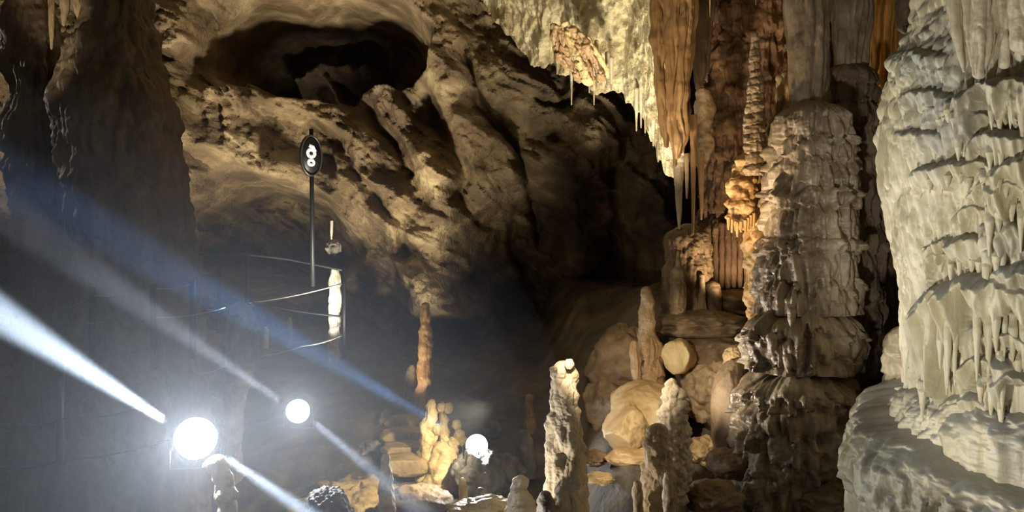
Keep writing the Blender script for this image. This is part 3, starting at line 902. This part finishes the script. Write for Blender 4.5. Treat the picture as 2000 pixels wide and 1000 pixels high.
mesh_obj('fluted_foot', V, F, M['curtain'], s1)

# broken drum: a sawn-through stalagmite seen at its round end
def drum(px, py, Y, r, ln, ang):
    c = P(px, py, Y)
    n = 96
    prof = [(0, 0), (0.02, .8), (0.01, .95), (0.03, 1.0)] + [(t, 1.0) for t in np.linspace(.1, 1, 14)] + [(1.02, .9), (1.02, 0)]
    V = []
    ax = np.array([math.sin(ang), math.cos(ang), -0.12])
    ax /= np.linalg.norm(ax)
    a = np.cross(ax, [0, 0, 1.0]); a /= np.linalg.norm(a)
    b = np.cross(a, ax)
    for t, rr in prof:
        for k in range(n):
            g = 2 * PI * k / n
            V.append(c + ax * t * ln + r * rr * (a * math.cos(g) + b * math.sin(g) * 1.18))
    V = np.array(V)
    V = V + 0.03 * fbm(V * 5, 4)[:, None] * (V - c) / r
    return V, gridF(len(prof), n, True)


V, F = drum(1318, 696, 8.1, 0.138, 0.5, 0.45)
tag(mesh_obj('broken_drum', V, F, M['yellow']), 'pale round broken stalagmite drum lying with its flat end outward', 'rock')

for lab, c, r, sd, mt, kw in (
    ('large smooth cream boulder with a beak-like point at lower left', P(1262, 800, 8.0), (.34, .42, .27), 3, 'boulder', dict(amp=.12, freq=1.3)),
    ('beak-shaped yellow boulder low in front of the cream boulder', P(1222, 838, 7.7), (.22, .25, .235), 5, 'boulder', dict(amp=.16, freq=1.2, flat=[(-.8, -.2, .7, .62), (-.6, -.5, -.7, .7)], crease=.05)),
    ('flat cream stone under the beak-shaped boulder', P(1240, 893, 7.55), (.25, .2, .09), 6, 'boulder', dict(amp=.14)),
    ('broad brown sloping rock behind the finger stalagmite', P(1225, 715, 9.0), (.40, .5, .42), 8, 'brownrock', dict(amp=.2, crease=.06)),
    ('brown rounded rock at the dark left end of the boulder slope', P(1190, 790, 8.8), (.26, .4, .3), 9, 'brownrock', dict(amp=.2)),
    ('lumpy tan boulder covered with knobs under the small round knob', P(1392, 765, 8.3), (.30, .4, .32), 11, 'tan', dict(amp=.14, knob=(.28, 3.4))),
    ('round tan knob rock leaning on the left of the layered column', P(1440, 703, 7.9), (.13, .15, .14), 12, 'boulder', dict(amp=.12, crease=.05)),
    ('leaning smooth brown slab beside the foot of the layered column', P(1432, 815, 7.45), (.19, .3, .50), 14, 'brownrock', dict(amp=.12, freq=1.1)),
    ('curved pale rock lip at the foot of the leaning slab', P(1432, 905, 7.0), (.22, .22, .12), 15, 'brownrock', dict(amp=.18)),
    ('small yellow rock in the hollow behind the foreground stalagmites', P(1372, 880, 7.9), (.15, .2, .14), 16, 'boulder', dict(amp=.2)),
    ('dark flat rock on the upper ledge behind the drum', P(1372, 634, 8.8), (.48, .5, .16), 18, 'brownrock', dict(amp=.2)),
    ('dark rounded rock on the ledge against the red pillar', P(1440, 590, 9.2), (.28, .3, .14), 19, 'brownrock', dict(amp=.15)),
    ('brown sloping rock between drum and lumpy boulder', P(1400, 690, 8.7), (.42, .5, .26), 20, 'brownrock', dict(amp=.15)),
    ('small brown rock left of the flat cream stone', P(1160, 895, 7.7), (.12, .16, .07), 21, 'brownrock', dict(amp=.25)),
    ('pale flat stone chip on the ground under the boulders', P(1170, 935, 7.3), (.13, .14, .045), 22, 'boulder', dict(amp=.25)),
    ('brown angular rock on the ground left of the flowstone foot', P(1632, 985, 6.4), (.2, .25, .13), 23, 'brownrock', dict(amp=.28, crease=.08)),
    ('low brown rock in the gap right of the column foot', P(1690, 965, 7.0), (.25, .3, .13), 24, 'brownrock', dict(amp=.25, crease=.08)),
    ('dark brown rock at the bottom edge between the foreground pair and column', P(1395, 975, 6.6), (.22, .25, .14), 25, 'brownrock', dict(amp=.22))):
    V, F = rock(c, r, sd, **kw)
    tag(mesh_obj('boulder', V, F, M[mt]), lab, 'rock', 'boulders on the right slope')

s2 = empty('stalagmite', P(1300, 1120, 6.4))
tag(s2, 'foreground double stalagmite with a grainy tall peak and lower shoulder', 'stalagmite')
V, F = spel([(738, 1306, 1318, 6.6), (760, 1298, 1330, 6.6), (800, 1288, 1344, 6.6), (850, 1282, 1348, 6.6), (920, 1280, 1350, 6.6), (1000, 1275, 1340, 6.6), (1120, 1270, 1340, 6.6)], nt=110, nz=230, seed=100, rough=(0.03, 6), knob=(.05, 18))
mesh_obj('tall_peak', V, F, M['pale'], s2)
V, F = spel([(826, 1272, 1298, 6.3), (850, 1262, 1306, 6.3), (900, 1258, 1312, 6.3), (960, 1252, 1320, 6.3), (1010, 1244, 1324, 6.3), (1120, 1235, 1330, 6.3)], nt=110, nz=200, seed=101, rough=(0.03, 6), knob=(.04, 12), flute=(.015, 8, .1))
mesh_obj('shoulder', V, F, M['tan'], s2)
V, F = spel([(922, 1297, 1309, 6.0), (945, 1295, 1313, 6.0), (1000, 1293, 1318, 6.0), (1110, 1290, 1322, 6.0)], nt=60, nz=110, seed=102, rough=(0.02, 6), knob=(.03, 12))
mesh_obj('small_peg', V, F, M['tan'], s2)
V, F = spel([(938, 1238, 1249, 6.15), (960, 1235, 1254, 6.15), (1000, 1237, 1258, 6.15), (1110, 1237, 1262, 6.15)], nt=60, nz=110, seed=103, rough=(0.02, 6))
mesh_obj('side_peg', V, F, M['tan'], s2)

V, F = spel([(704, 1084, 1120), (722, 1076, 1125), (745, 1073, 1126), (790, 1075, 1127), (840, 1070, 1132), (880, 1067, 1138), (930, 1066, 1142), (1000, 1062, 1148), (1200, 1050, 1160)], 6.5, nt=150, nz=380, seed=110, rough=(0.03, 5), knob=(.05, 9),
            flute=(.02, 7, .15), tip=.5)
s3 = mesh_obj('stalagmite', V, F, M['pale'])
tag(s3, 'tall pale stalagmite with a notched flat top in the centre foreground', 'stalagmite')
V, F = rock(P(1112, 711, 6.4), (.035, .035, .04), 4, res=24)
mesh_obj('knob', V, F, M['pale'], s3)
V, F = rock(P(1081, 722, 6.35), (.03, .03, .025), 9, res=24)
mesh_obj('knob', V, F, M['pale'], s3)

for lab, rows, Y, mt, kw in (
    ('orange-brown slender stalagmite before the back wall, left of centre', [(590, 824, 838), (610, 822, 841), (660, 821, 843), (710, 819, 843), (752, 817, 844), (758, 812, 838), (800, 810, 836), (850, 806, 840)], 10.5, 'orange', dict(tiers=[640, 662, 700, 754], tier_amp=.015)),
    ('pale rounded stalagmite leaning behind the orange-brown one', [(712, 800, 812), (730, 792, 816), (760, 788, 814), (800, 790, 820), (830, 790, 822)], 10.8, 'tan', {}),
    ('short wavy brown stalagmite with reddish top beyond the third lamp', [(769, 1025, 1040), (790, 1023, 1042), (815, 1024, 1042), (845, 1026, 1044), (900, 1026, 1050)], 10.0, 'curtain', dict(tiers=[790, 815], tier_amp=.02)),
    ('small grey stalagmite with a white patch in front of the wavy one', [(838, 1013, 1030), (855, 1010, 1040), (880, 1008, 1046), (930, 1004, 1050)], 9.0, 'grey', {}),
    ('thin upright rod stalagmite lit white on its left, near the bottom edge', [(886, 744, 762), (905, 743, 764), (940, 742, 767), (980, 741, 769), (1010, 738, 772), (1100, 732, 776)], 7.4, 'pale', dict(tiers=[915, 940, 965, 990], tier_amp=.008)),
    ('small yellow stalagmite with a thin neck right of the yellow cluster', [(932, 899, 905), (942, 896, 910), (948, 895, 913), (975, 896, 914), (1010, 890, 918), (1060, 885, 925)], 7.9, 'yellow', {}),
    ('little rounded grey stalagmite beside the thin-necked yellow one', [(952, 932, 944), (965, 929, 948), (1000, 928, 952), (1060, 925, 955)], 7.8, 'grey', {}),
    ('knobby stalagmite with a white head left of the tall pale stalagmite', [(928, 1008, 1028), (940, 1004, 1034), (955, 1002, 1028), (975, 996, 1040), (1010, 990, 1060), (1100, 980, 1070)], 7.2, 'pale', dict(tiers=[930, 955, 985], tier_amp=.02)),
    ('low grey stump touching the foot of the tall pale stalagmite', [(958, 1056, 1074), (975, 1050, 1082), (1005, 1048, 1086), (1100, 1044, 1090)], 6.3, 'grey', {}),
    ('faint pear-shaped stalagmite left of the second lamp', [(588, 452, 486), (610, 444, 496), (650, 433, 503), (690, 432, 504), (730, 438, 498), (770, 440, 480), (860, 430, 470), (960, 425, 480)], 9.3, 'grey', dict(rough=(.03, 3))),
    ('wrinkled stalagmite right below the first lamp, bright on its edges', [(888, 402, 446), (910, 406, 452), (940, 415, 457), (975, 424, 460), (1010, 430, 464), (1100, 440, 480)], 5.7, 'pale', dict(knob=(.05, 11), flute=(.02, 10, .15))),
    ('bright white stalagmite standing behind the cables of the railed path', [(522, 645, 662), (535, 646, 665), (560, 645, 663), (600, 643, 664), (640, 644, 662), (690, 643, 662), (720, 642, 663)], 12.0, 'white', dict(tiers=[540, 560, 590, 610, 640, 665], tier_amp=.02)),
    ('tiny pale stalagmite left of a bluish one on the railed path side', [(638, 516, 523), (648, 514, 525), (680, 513, 525)], 11.5, 'white', {}),
    ('tiny bluish stalagmite between pear-shaped and bright white ones', [(618, 562, 568), (632, 561, 570), (680, 560, 571)], 11.8, 'grey', {})):
    k2 = dict(nt=64, nz=170, seed=len(lab), rough=(0.018, 6), knob=(.02, 12))
    k2.update(kw)
    V, F = spel(rows, Y, **k2)
    tag(mesh_obj('stalagmite', V, F, M[mt]), lab, 'stalagmite')

# yellow cluster
yc = empty('stalagmite_cluster', P(860, 945, 9.0))
tag(yc, 'yellow-white lumpy stalagmite cluster beside the third lamp', 'stalagmite')
for nm, rows, Y, sd, mt in (('tall_lobe', [(779, 838, 850), (800, 830, 855), (830, 822, 852), (870, 818, 852), (920, 816, 862), (960, 812, 870)], 9.0, 1, 'yellow'),
                            ('short_lobe', [(784, 858, 868), (800, 855, 872), (825, 856, 874), (870, 850, 880), (950, 845, 890)], 9.1, 2, 'yellow'),
                            ('lumpy_foot', [(860, 850, 880), (880, 840, 896), (910, 832, 902), (945, 822, 906), (975, 815, 910)], 8.95, 3, 'yellow')):
    V, F = spel(rows, Y, nt=80, nz=140, seed=sd + 200, rough=(0.03, 5), knob=(.05, 9))
    mesh_obj(nm, V, F, M[mt], yc)
for k, (px, py, r) in enumerate([(876, 797, .05), (862, 796, .045), (884, 868, .07), (868, 858, .05), (897, 850, .06), (892, 830, .05), (905, 862, .05), (852, 838, .05)]):
    V, F = rock(P(px, py, 8.95), (r, r, r * 1.1), 40 + k, res=28, knob=(.2, 3))
    mesh_obj('knob', V, F, M['yellow'], yc)

for lab, c, r, sd, mt, kw in (
    ('round cauliflower-topped grey stalagmite dome at the bottom edge', P(640, 1010, 6.9), (.20, .2, .24), 60, 'grey', dict(amp=.1, knob=(.22, 4.5))),
    ('grey rock mass in the shade of the third lamp', P(935, 930, 8.6), (.26, .3, .26), 61, 'grey', dict(amp=.25, crease=.08)),
    ('grey sloping rock behind the little grey stalagmite', P(985, 930, 8.8), (.22, .3, .22), 62, 'grey', dict(amp=.25)),
    ('crumbly yellowish rock at the bottom edge under the thin-necked stalagmite', P(945, 1000, 7.5), (.3, .25, .12), 63, 'yellow', dict(amp=.3, knob=(.2, 3))),
    ('broad brown ground rock right of the thin white rod stalagmite', P(818, 985, 8.0), (.33, .35, .17), 64, 'brownrock', dict(amp=.2)),
    ('yellow sandy rock at the left of the thin white rod stalagmite', P(705, 1010, 8.8), (.74, .95, .36), 65, 'sand', dict(amp=.14, freq=3.2, crease=.05, knob=(.10, 5))),
    ('small pointed dark rock on the slope by the cut steps', P(752, 830, 10.2), (.09, .12, .18), 66, 'grey', dict(amp=.3)),
    ('low dark rock on the slope left of the cut steps', P(730, 878, 9.7), (.16, .16, .1), 67, 'grey', dict(amp=.3)),
    ('rounded grey rock on the far side of the third lamp', P(962, 840, 9.4), (.1, .14, .1), 68, 'grey', dict(amp=.25))):
    V, F = rock(c, r, sd, **kw)
    tag(mesh_obj('boulder', V, F, M[mt]), lab, 'rock')

# steps cut into the slope
for k, (px, py, Y, lab) in enumerate(((795, 905, 8.95, 'lowest sandy stone step beside the yellow cluster'), (792, 880, 9.35, 'sandy stone step second from the bottom beside the yellow cluster'),
                                      (788, 852, 9.75, 'sandy stone step third from the bottom on the slope'), (790, 826, 10.2, 'topmost sandy stone step before the orange-brown stalagmite'))):
    c = P(px, py, Y)
    V, F = rock(c, (.27, .26, .13), 80 + k, amp=.12, freq=2, res=40, flat=[(0, 0, 1, .55), (0, -1, 0, .7)])
    tag(mesh_obj('step', V, F, M['sand']), lab, 'step', 'steps cut into the sandy slope')

# ------------------------------------------------------------------ left side pillars
V, F = spel([(-260, 160, 300), (0, 166, 291), (40, 165, 294), (80, 150, 298), (110, 138, 306), (150, 122, 315), (200, 111, 324), (260, 118, 336), (330, 134, 345), (400, 145, 360), (470, 152, 372), (560, 160, 380), (700, 155, 388), (900, 140, 400), (1040, 130, 410)],
            8.6, nt=200, nz=420, seed=120, rough=(0.05, 3), flute=(.04, 6, .1), knob=(.05, 7, .6), tiers=[60, 140, 260, 360, 480, 600, 720, 850], tier_amp=.05, cap='none')
tag(mesh_obj('stone_column', V, F, M['column_dark']), 'big dark bottle-shaped column with a glinting right edge on the left', 'column')
V, F = spel([(-260, 20, 95), (0, 12, 95), (60, 16, 100), (110, 18, 110), (190, 26, 118), (300, 28, 140), (470, 36, 160), (700, 40, 170), (1050, 20, 180)], 9.1, nt=190, nz=380, seed=121, rough=(0.06, 3), flute=(.05, 6, .1), knob=(.06, 6, .6),
            tiers=[20, 95, 190, 300, 420, 540, 680], tier_amp=.07, cap='none')
tag(mesh_obj('stone_column', V, F, M['column_dark']), 'brown rough column at the far left with a white glinting left edge', 'column')
for k, (rows, Y, lab) in enumerate((([(-250, 88, 112), (0, 92, 108), (60, 95, 106), (98, 99, 103)], 8.6, 'tan stalactite nearest the far left column'),
                                    ([(-250, 112, 140), (0, 115, 136), (30, 118, 132), (52, 123, 127)], 8.5, 'tan stalactite midway between the far left and bottle-shaped columns'),
                                    ([(-250, 138, 165), (0, 140, 162), (25, 146, 160), (42, 152, 156)], 8.4, 'tan stalactite touching the neck of the bottle-shaped column'))):
    V, F = spel(rows, Y, nt=50, nz=90, seed=130 + k, rough=(0.015, 5), flute=(.015, 8, .06), cap='bottom')
    tag(mesh_obj('stalactite', V, F, M['tan']), lab, 'stalactite', 'tan stalactites at the top left')
V, F = spel([(430, 645, 651), (455, 645, 650), (468, 646, 649)], 12.2, nt=24, nz=40, seed=3, rough=(.008, 8), cap='both')
tag(mesh_obj('stalactite', V, F, M['white']), 'short pale stalactite hanging above the bright white stalagmite', 'stalactite')
V, F = rock(P(651, 484, 12.4), (.11, .12, .11), 91, res=32, amp=.3)
tag(mesh_obj('boulder', V, F, M['grey']), 'grey rock lump jutting from the wall above the bright white stalagmite', 'rock')

# ------------------------------------------------------------------ drips on the ceiling slope
dr = empty('rock_curtain', P(1140, 120, 10.6))
tag(dr, 'orange-edged rippled drapery clinging to the pale ceiling slope', 'rock curtain')
for k, (pts, wd) in enumerate(((((1080, 45), (1084, 85), (1094, 118), (1112, 138)), 9), (((1094, 50), (1100, 92), (1116, 128), (1134, 158)), 10), (((1104, 40), (1116, 90), (1138, 134), (1150, 168)), 11),
                               (((1118, 50), (1134, 100), (1152, 140), (1164, 168)), 10), (((1132, 62), (1148, 100), (1166, 128), (1178, 160)), 9), (((1146, 70), (1164, 104), (1180, 128), (1186, 152)), 7))):
    V, F = spel([(q, p - wd, p + wd, 10.05 + .45 * i / 3 + .03 * (k % 2)) for i, (p, q) in enumerate(pts)], nt=48, nz=90, seed=140 + k, rough=(.03, 4), flute=(.03, 9, .2), cap='both', asp=1.1)
    mesh_obj('fold', V, F, M['curtain'] if k % 3 < 2 else M['yellow'], dr)
for px, t, ln, Y, lab in ((1088, 110, 36, 10.9, 'short straw stalactite at the upper end of the ceiling drapery'), (1116, 130, 76, 10.9, 'longest straw stalactite hanging from the ceiling drapery'),
                          (1151, 160, 22, 10.8, 'stubby straw stalactite under the middle of the ceiling drapery'), (1160, 160, 46, 10.8, 'long slanting straw stalactite at the lower end of the ceiling drapery'),
                          (1165, 122, 52, 10.4, 'pale thick straw stalactite over the lower fold of the ceiling drapery'), (1186, 145, 24, 10.7, 'first small straw stalactite right of the ceiling drapery'),
                          (1194, 155, 24, 10.9, 'second small straw stalactite right of the ceiling drapery'), (1243, 215, 42, 10.9, 'straw stalactite by the green stain on the ceiling lip'),
                          (1252, 205, 46, 10.9, 'middle straw stalactite of the three near the tan curtain'), (1260, 205, 56, 10.9, 'straw stalactite of three nearest the tan curtain'),
                          (1276, 262, 24, 10.8, 'tiny straw stalactite over the dark wall by the tan curtain tip')):
    V, F = spel([(t - 45, px - 5, px + 5, Y - .2), (t + ln * .4, px - 2.4, px + 2.4, Y), (t + ln, px - 1.2, px + 1.2, Y)], nt=18, nz=50, seed=px, rough=(.006, 8), cap='both')
    tag(mesh_obj('stalactite', V, F, M['drape']), lab, 'stalactite', 'straw stalactites on the ceiling lip')

# ------------------------------------------------------------------ railings
def post(par, px, y0, y1, Y, w=.022):
    b, t = P(px, y1, Y), P(px, y0, Y)
    V, F = box(b[0] - w, b[0] + w, Y - w, Y + w, b[2], t[2])
    mesh_obj('post', V, F, M['metal'], par, smooth=False)


def cable(par, pts, r=.008, mt='cable', sag=0.03, nm='cable'):
    a = np.array([P(*p) for p in pts])
    out = []
    for i in range(len(a) - 1):
        for t in np.linspace(0, 1, 12, endpoint=(i == len(a) - 2)):
            q = a[i] * (1 - t) + a[i + 1] * t
            q[2] -= sag * 4 * t * (1 - t)
            out.append(q)
    V, F = tube(out, r, 8)
    mesh_obj(nm, V, F, M[mt], par)


r1 = empty('railing', P(560, 700, 11.2))
tag(r1, 'dark metal railing with slack cables running to the bright white stalagmite', 'railing')
post(r1, 483, 500, 660, 11.2)
post(r1, 428, 520, 650, 11.4)
post(r1, 672, 525, 700, 11.4)
post(r1, 375, 550, 690, 10.6)
cable(r1, [(330, 497, 11.2), (483, 497, 11.2), (560, 506, 11.3), (672, 528, 11.4)], .018, 'metal', 0, 'top_rail')
cable(r1, [(405, 606, 10.8), (483, 592, 11.2), (672, 553, 11.4)], .012)
cable(r1, [(483, 588, 11.2), (672, 618, 11.4)], .014, 'metal')
cable(r1, [(483, 700, 11.0), (590, 676, 11.2), (672, 653, 11.4)], .012)
r2 = empty('railing', P(220, 800, 7.8))
tag(r2, 'faint metal railing crossing before the two left columns', 'railing')
post(r2, 180, 560, 700, 8.0)
post(r2, 300, 555, 720, 7.7)
post(r2, 376, 548, 700, 7.8)
post(r2, 118, 690, 900, 6.6)
cable(r2, [(118, 600, 8.0), (180, 578, 8.0), (300, 562, 7.7), (380, 552, 7.8)], .006)
cable(r2, [(100, 628, 8.0), (300, 620, 7.7), (440, 600, 7.8)], .006)
cable(r2, [(205, 690, 8.0), (300, 676, 7.7)], .006)
cable(r2, [(375, 730, 7.6), (440, 714, 7.7)], .006)
cable(r2, [(0, 835, 6.6), (118, 818, 6.6), (300, 790, 6.6)], .008, 'metal')
cable(r2, [(0, 915, 6.6), (118, 898, 6.6), (330, 860, 6.6)], .008, 'metal')

# ------------------------------------------------------------------ oval sign on its pole
sg = empty('signpost', P(609, 560, 11.0))
tag(sg, 'dark oval sign with white numerals on a slim black pole', 'sign')
b, t = P(611, 560, 11.0), P(608, 252, 11.0)
V, F = tube([b, (b + t) / 2, t], .028, 14)
mesh_obj('pole', V, F, M['metal'], sg)
c = P(607, 304, 10.95)
yaw = math.radians(52)                               # the round plate is turned well away from the viewer
ex = np.array([math.cos(yaw), math.sin(yaw), 0])
ny_ = np.array([math.sin(yaw), -math.cos(yaw), 0])
RX = RZ = 0.175


def plate(rx, rz, dep0, dep1, n=64, off=(0, 0)):
    V = []
    for d in (dep0, dep1):
        for k in range(n):
            g = 2 * PI * k / n
            V.append(c + ex * (rx * math.cos(g) + off[0]) + np.array([0, 0, 1.0]) * (rz * math.sin(g) + off[1]) + ny_ * d)
    F = [list(range(n))[::-1], list(range(n, 2 * n))] + [[k, (k + 1) % n, n + (k + 1) % n, n + k] for k in range(n)]
    return np.array(V), F


def ring(rx, rz, wd, dep0, dep1, n=64, off=(0, 0), a0=0.0, a1=2 * PI):
    V, F = [], []
    full = abs(a1 - a0 - 2 * PI) < 1e-6
    m = n if full else n + 1
    for k in range(m):
        g = a0 + (a1 - a0) * k / n
        for (s, d) in ((0, dep0), (wd, dep0), (wd, dep1), (0, dep1)):
            V.append(c + ex * ((rx - s) * math.cos(g) + off[0]) + np.array([0, 0, 1.0]) * ((rz - s) * math.sin(g) + off[1]) + ny_ * d)
    for k in range(n if full else n):
        a, b2 = 4 * k, 4 * ((k + 1) % m)
        for q in range(4):
            F.append([a + q, a + (q + 1) % 4, b2 + (q + 1) % 4, b2 + q])
    return np.array(V), F


V, F = plate(RX, RX * 1.52, -.012, .012)
mesh_obj('face', V, F, M['sign_face'], sg, smooth=False)
V, F = ring(RX, RX * 1.52, .022, .012, .024)
mesh_obj('rim', V, F, M['sign_rim'], sg)
V, F = ring(.078, .068, .045, .012, .02, off=(-.005, .03))
f1 = mesh_obj('numeral', V, F, M['sign_mark'], sg)
V, F = tube([c + ex * -.035 + ny_ * .016 + np.array([0, 0, .125]), c + ex * .02 + ny_ * .016 + np.array([0, 0, .11]), c + ex * .06 + ny_ * .016 + np.array([0, 0, .055])], [.02, .024, .018], 10)
mesh_obj('numeral_tail', V, F, M['sign_mark'], f1)
V, F = ring(.062, .052, .04, .012, .02, off=(-.005, -.088))
mesh_obj('numeral', V, F, M['sign_mark'], sg)

# ------------------------------------------------------------------ floodlights
def lamp(px, py, Y, r, watt, label, yaw=0.0, flare_streaks=()):
    c = P(px, py, Y)
    o = empty('floodlight', c)
    tag(o, label, 'lamp', 'floodlights on the cave floor')
    d = np.array([math.sin(yaw), -math.cos(yaw), 0.12])
    d /= np.linalg.norm(d)
    # shell of revolution round the beam axis
    a = np.cross(d, [0, 0, 1.0]); a /= np.linalg.norm(a)
    b = np.cross(a, d)

    def rev(prof, n=40):
        V = []
        for t, rr in prof:
            for k in range(n):
                g = 2 * PI * k / n
                V.append(c + d * t + rr * (a * math.cos(g) + b * math.sin(g)))
        return np.array(V), gridF(len(prof), n, True)
    V, F = rev([(-2.2 * r, 0.001), (-2.2 * r, .45 * r), (-1.6 * r, .7 * r), (-.3 * r, .98 * r), (0, 1.04 * r), (.06 * r, 1.04 * r), (.06 * r, 1.02 * r), (-.1 * r, 1.0 * r)])
    mesh_obj('housing', V, F, M['metal'], o)
    V, F = rev([(.02 * r, 1.0 * r), (.10 * r, .8 * r), (.16 * r, .4 * r), (.18 * r, .001)])
    mesh_obj('lens', V, F, M['lens'], o)
    V, F = tube([c - a * 1.25 * r - d * .6 * r, c - a * 1.25 * r - d * .6 * r - b * 1.5 * r, c + a * 1.25 * r - d * .6 * r - b * 1.5 * r, c + a * 1.25 * r - d * .6 * r], r * .06, 8)
    br = mesh_obj('bracket', V, F, M['cable'], o)
    spot('floodlight_beam', c + d * (r * .3), c + d * 3, watt, COOL, 172, 0.3, r * .5)
    for tgt, pw, col, deg in flare_streaks:  # added spots that imitate lens flare streaks, not beams of the lamp
        spot('flare_streak_spot', c + np.array([-1.3 * r if tgt[0] < 0 else 1.3 * r, -.02, .8 * r if tgt[2] > 0 else -.8 * r]), c + np.array(tgt), pw, col, deg, 0.8, 0.03)
    return o


lamp(382, 856, 5.8, .14, 420, 'brightest floodlight, above the wrinkled stalagmite at lower left', .25, (((-1, -.03, .64), 30000, (.80, .90, 1.0), 12), ((1, -.12, -.62), 20000, (.80, .90, 1.0), 9)))
lamp(582, 803, 7.4, .10, 170, 'second floodlight between pear-shaped stalagmite and sandy slope', .15, (((-1, -.06, .69), 4500, (.85, .88, .95), 10), ((1, -.5, -.62), 6000, (.75, .86, 1.0), 9)))
lamp(931, 870, 8.6, .11, 100, 'third floodlight beside the yellow-white stalagmite cluster', .1, (((-1, -.35, .66), 13000, (.28, .52, 1.0), 7.5), ((.62, -1, -.56), 10000, (.30, .52, 1.0), 9)))

# ------------------------------------------------------------------ added mist: carries lamp glow, bluish veil and flare streaks
mm = bpy.data.materials.new('added_mist')
mm.use_nodes = True
nt = mm.node_tree
nt.nodes.remove(nt.nodes['Principled BSDF'])
vs = nt.nodes.new('ShaderNodeVolumeScatter')
vs.inputs['Color'].default_value = (0.80, 0.88, 1.0, 1)
vs.inputs['Density'].default_value = 0.0165
vs.inputs['Anisotropy'].default_value = 0.0
nt.links.new(vs.outputs[0], nt.nodes['Material Output'].inputs['Volume'])
for k, (f, lab) in enumerate(((1.0, 'thin outer bluish mist added around the three floodlights for glow'), (0.8, 'middle layer of added bluish mist between the floodlights and the dark columns'),
                              (0.6, 'denser heart of the added mist close around the two left floodlights'))):
    V, F = rock((-3.6 + .5 * k, 6.7 - .1 * k, 0.4), (4.0 * f, 2.75 * f, 2.5 * f), 0, amp=0.0, res=40)
    tag(mesh_obj('mist', V, F, mm), lab, 'mist', 'mist added around the floodlights', kind='stuff')

for o in bpy.data.objects:
    if '_b' in o:
        del o['_b']
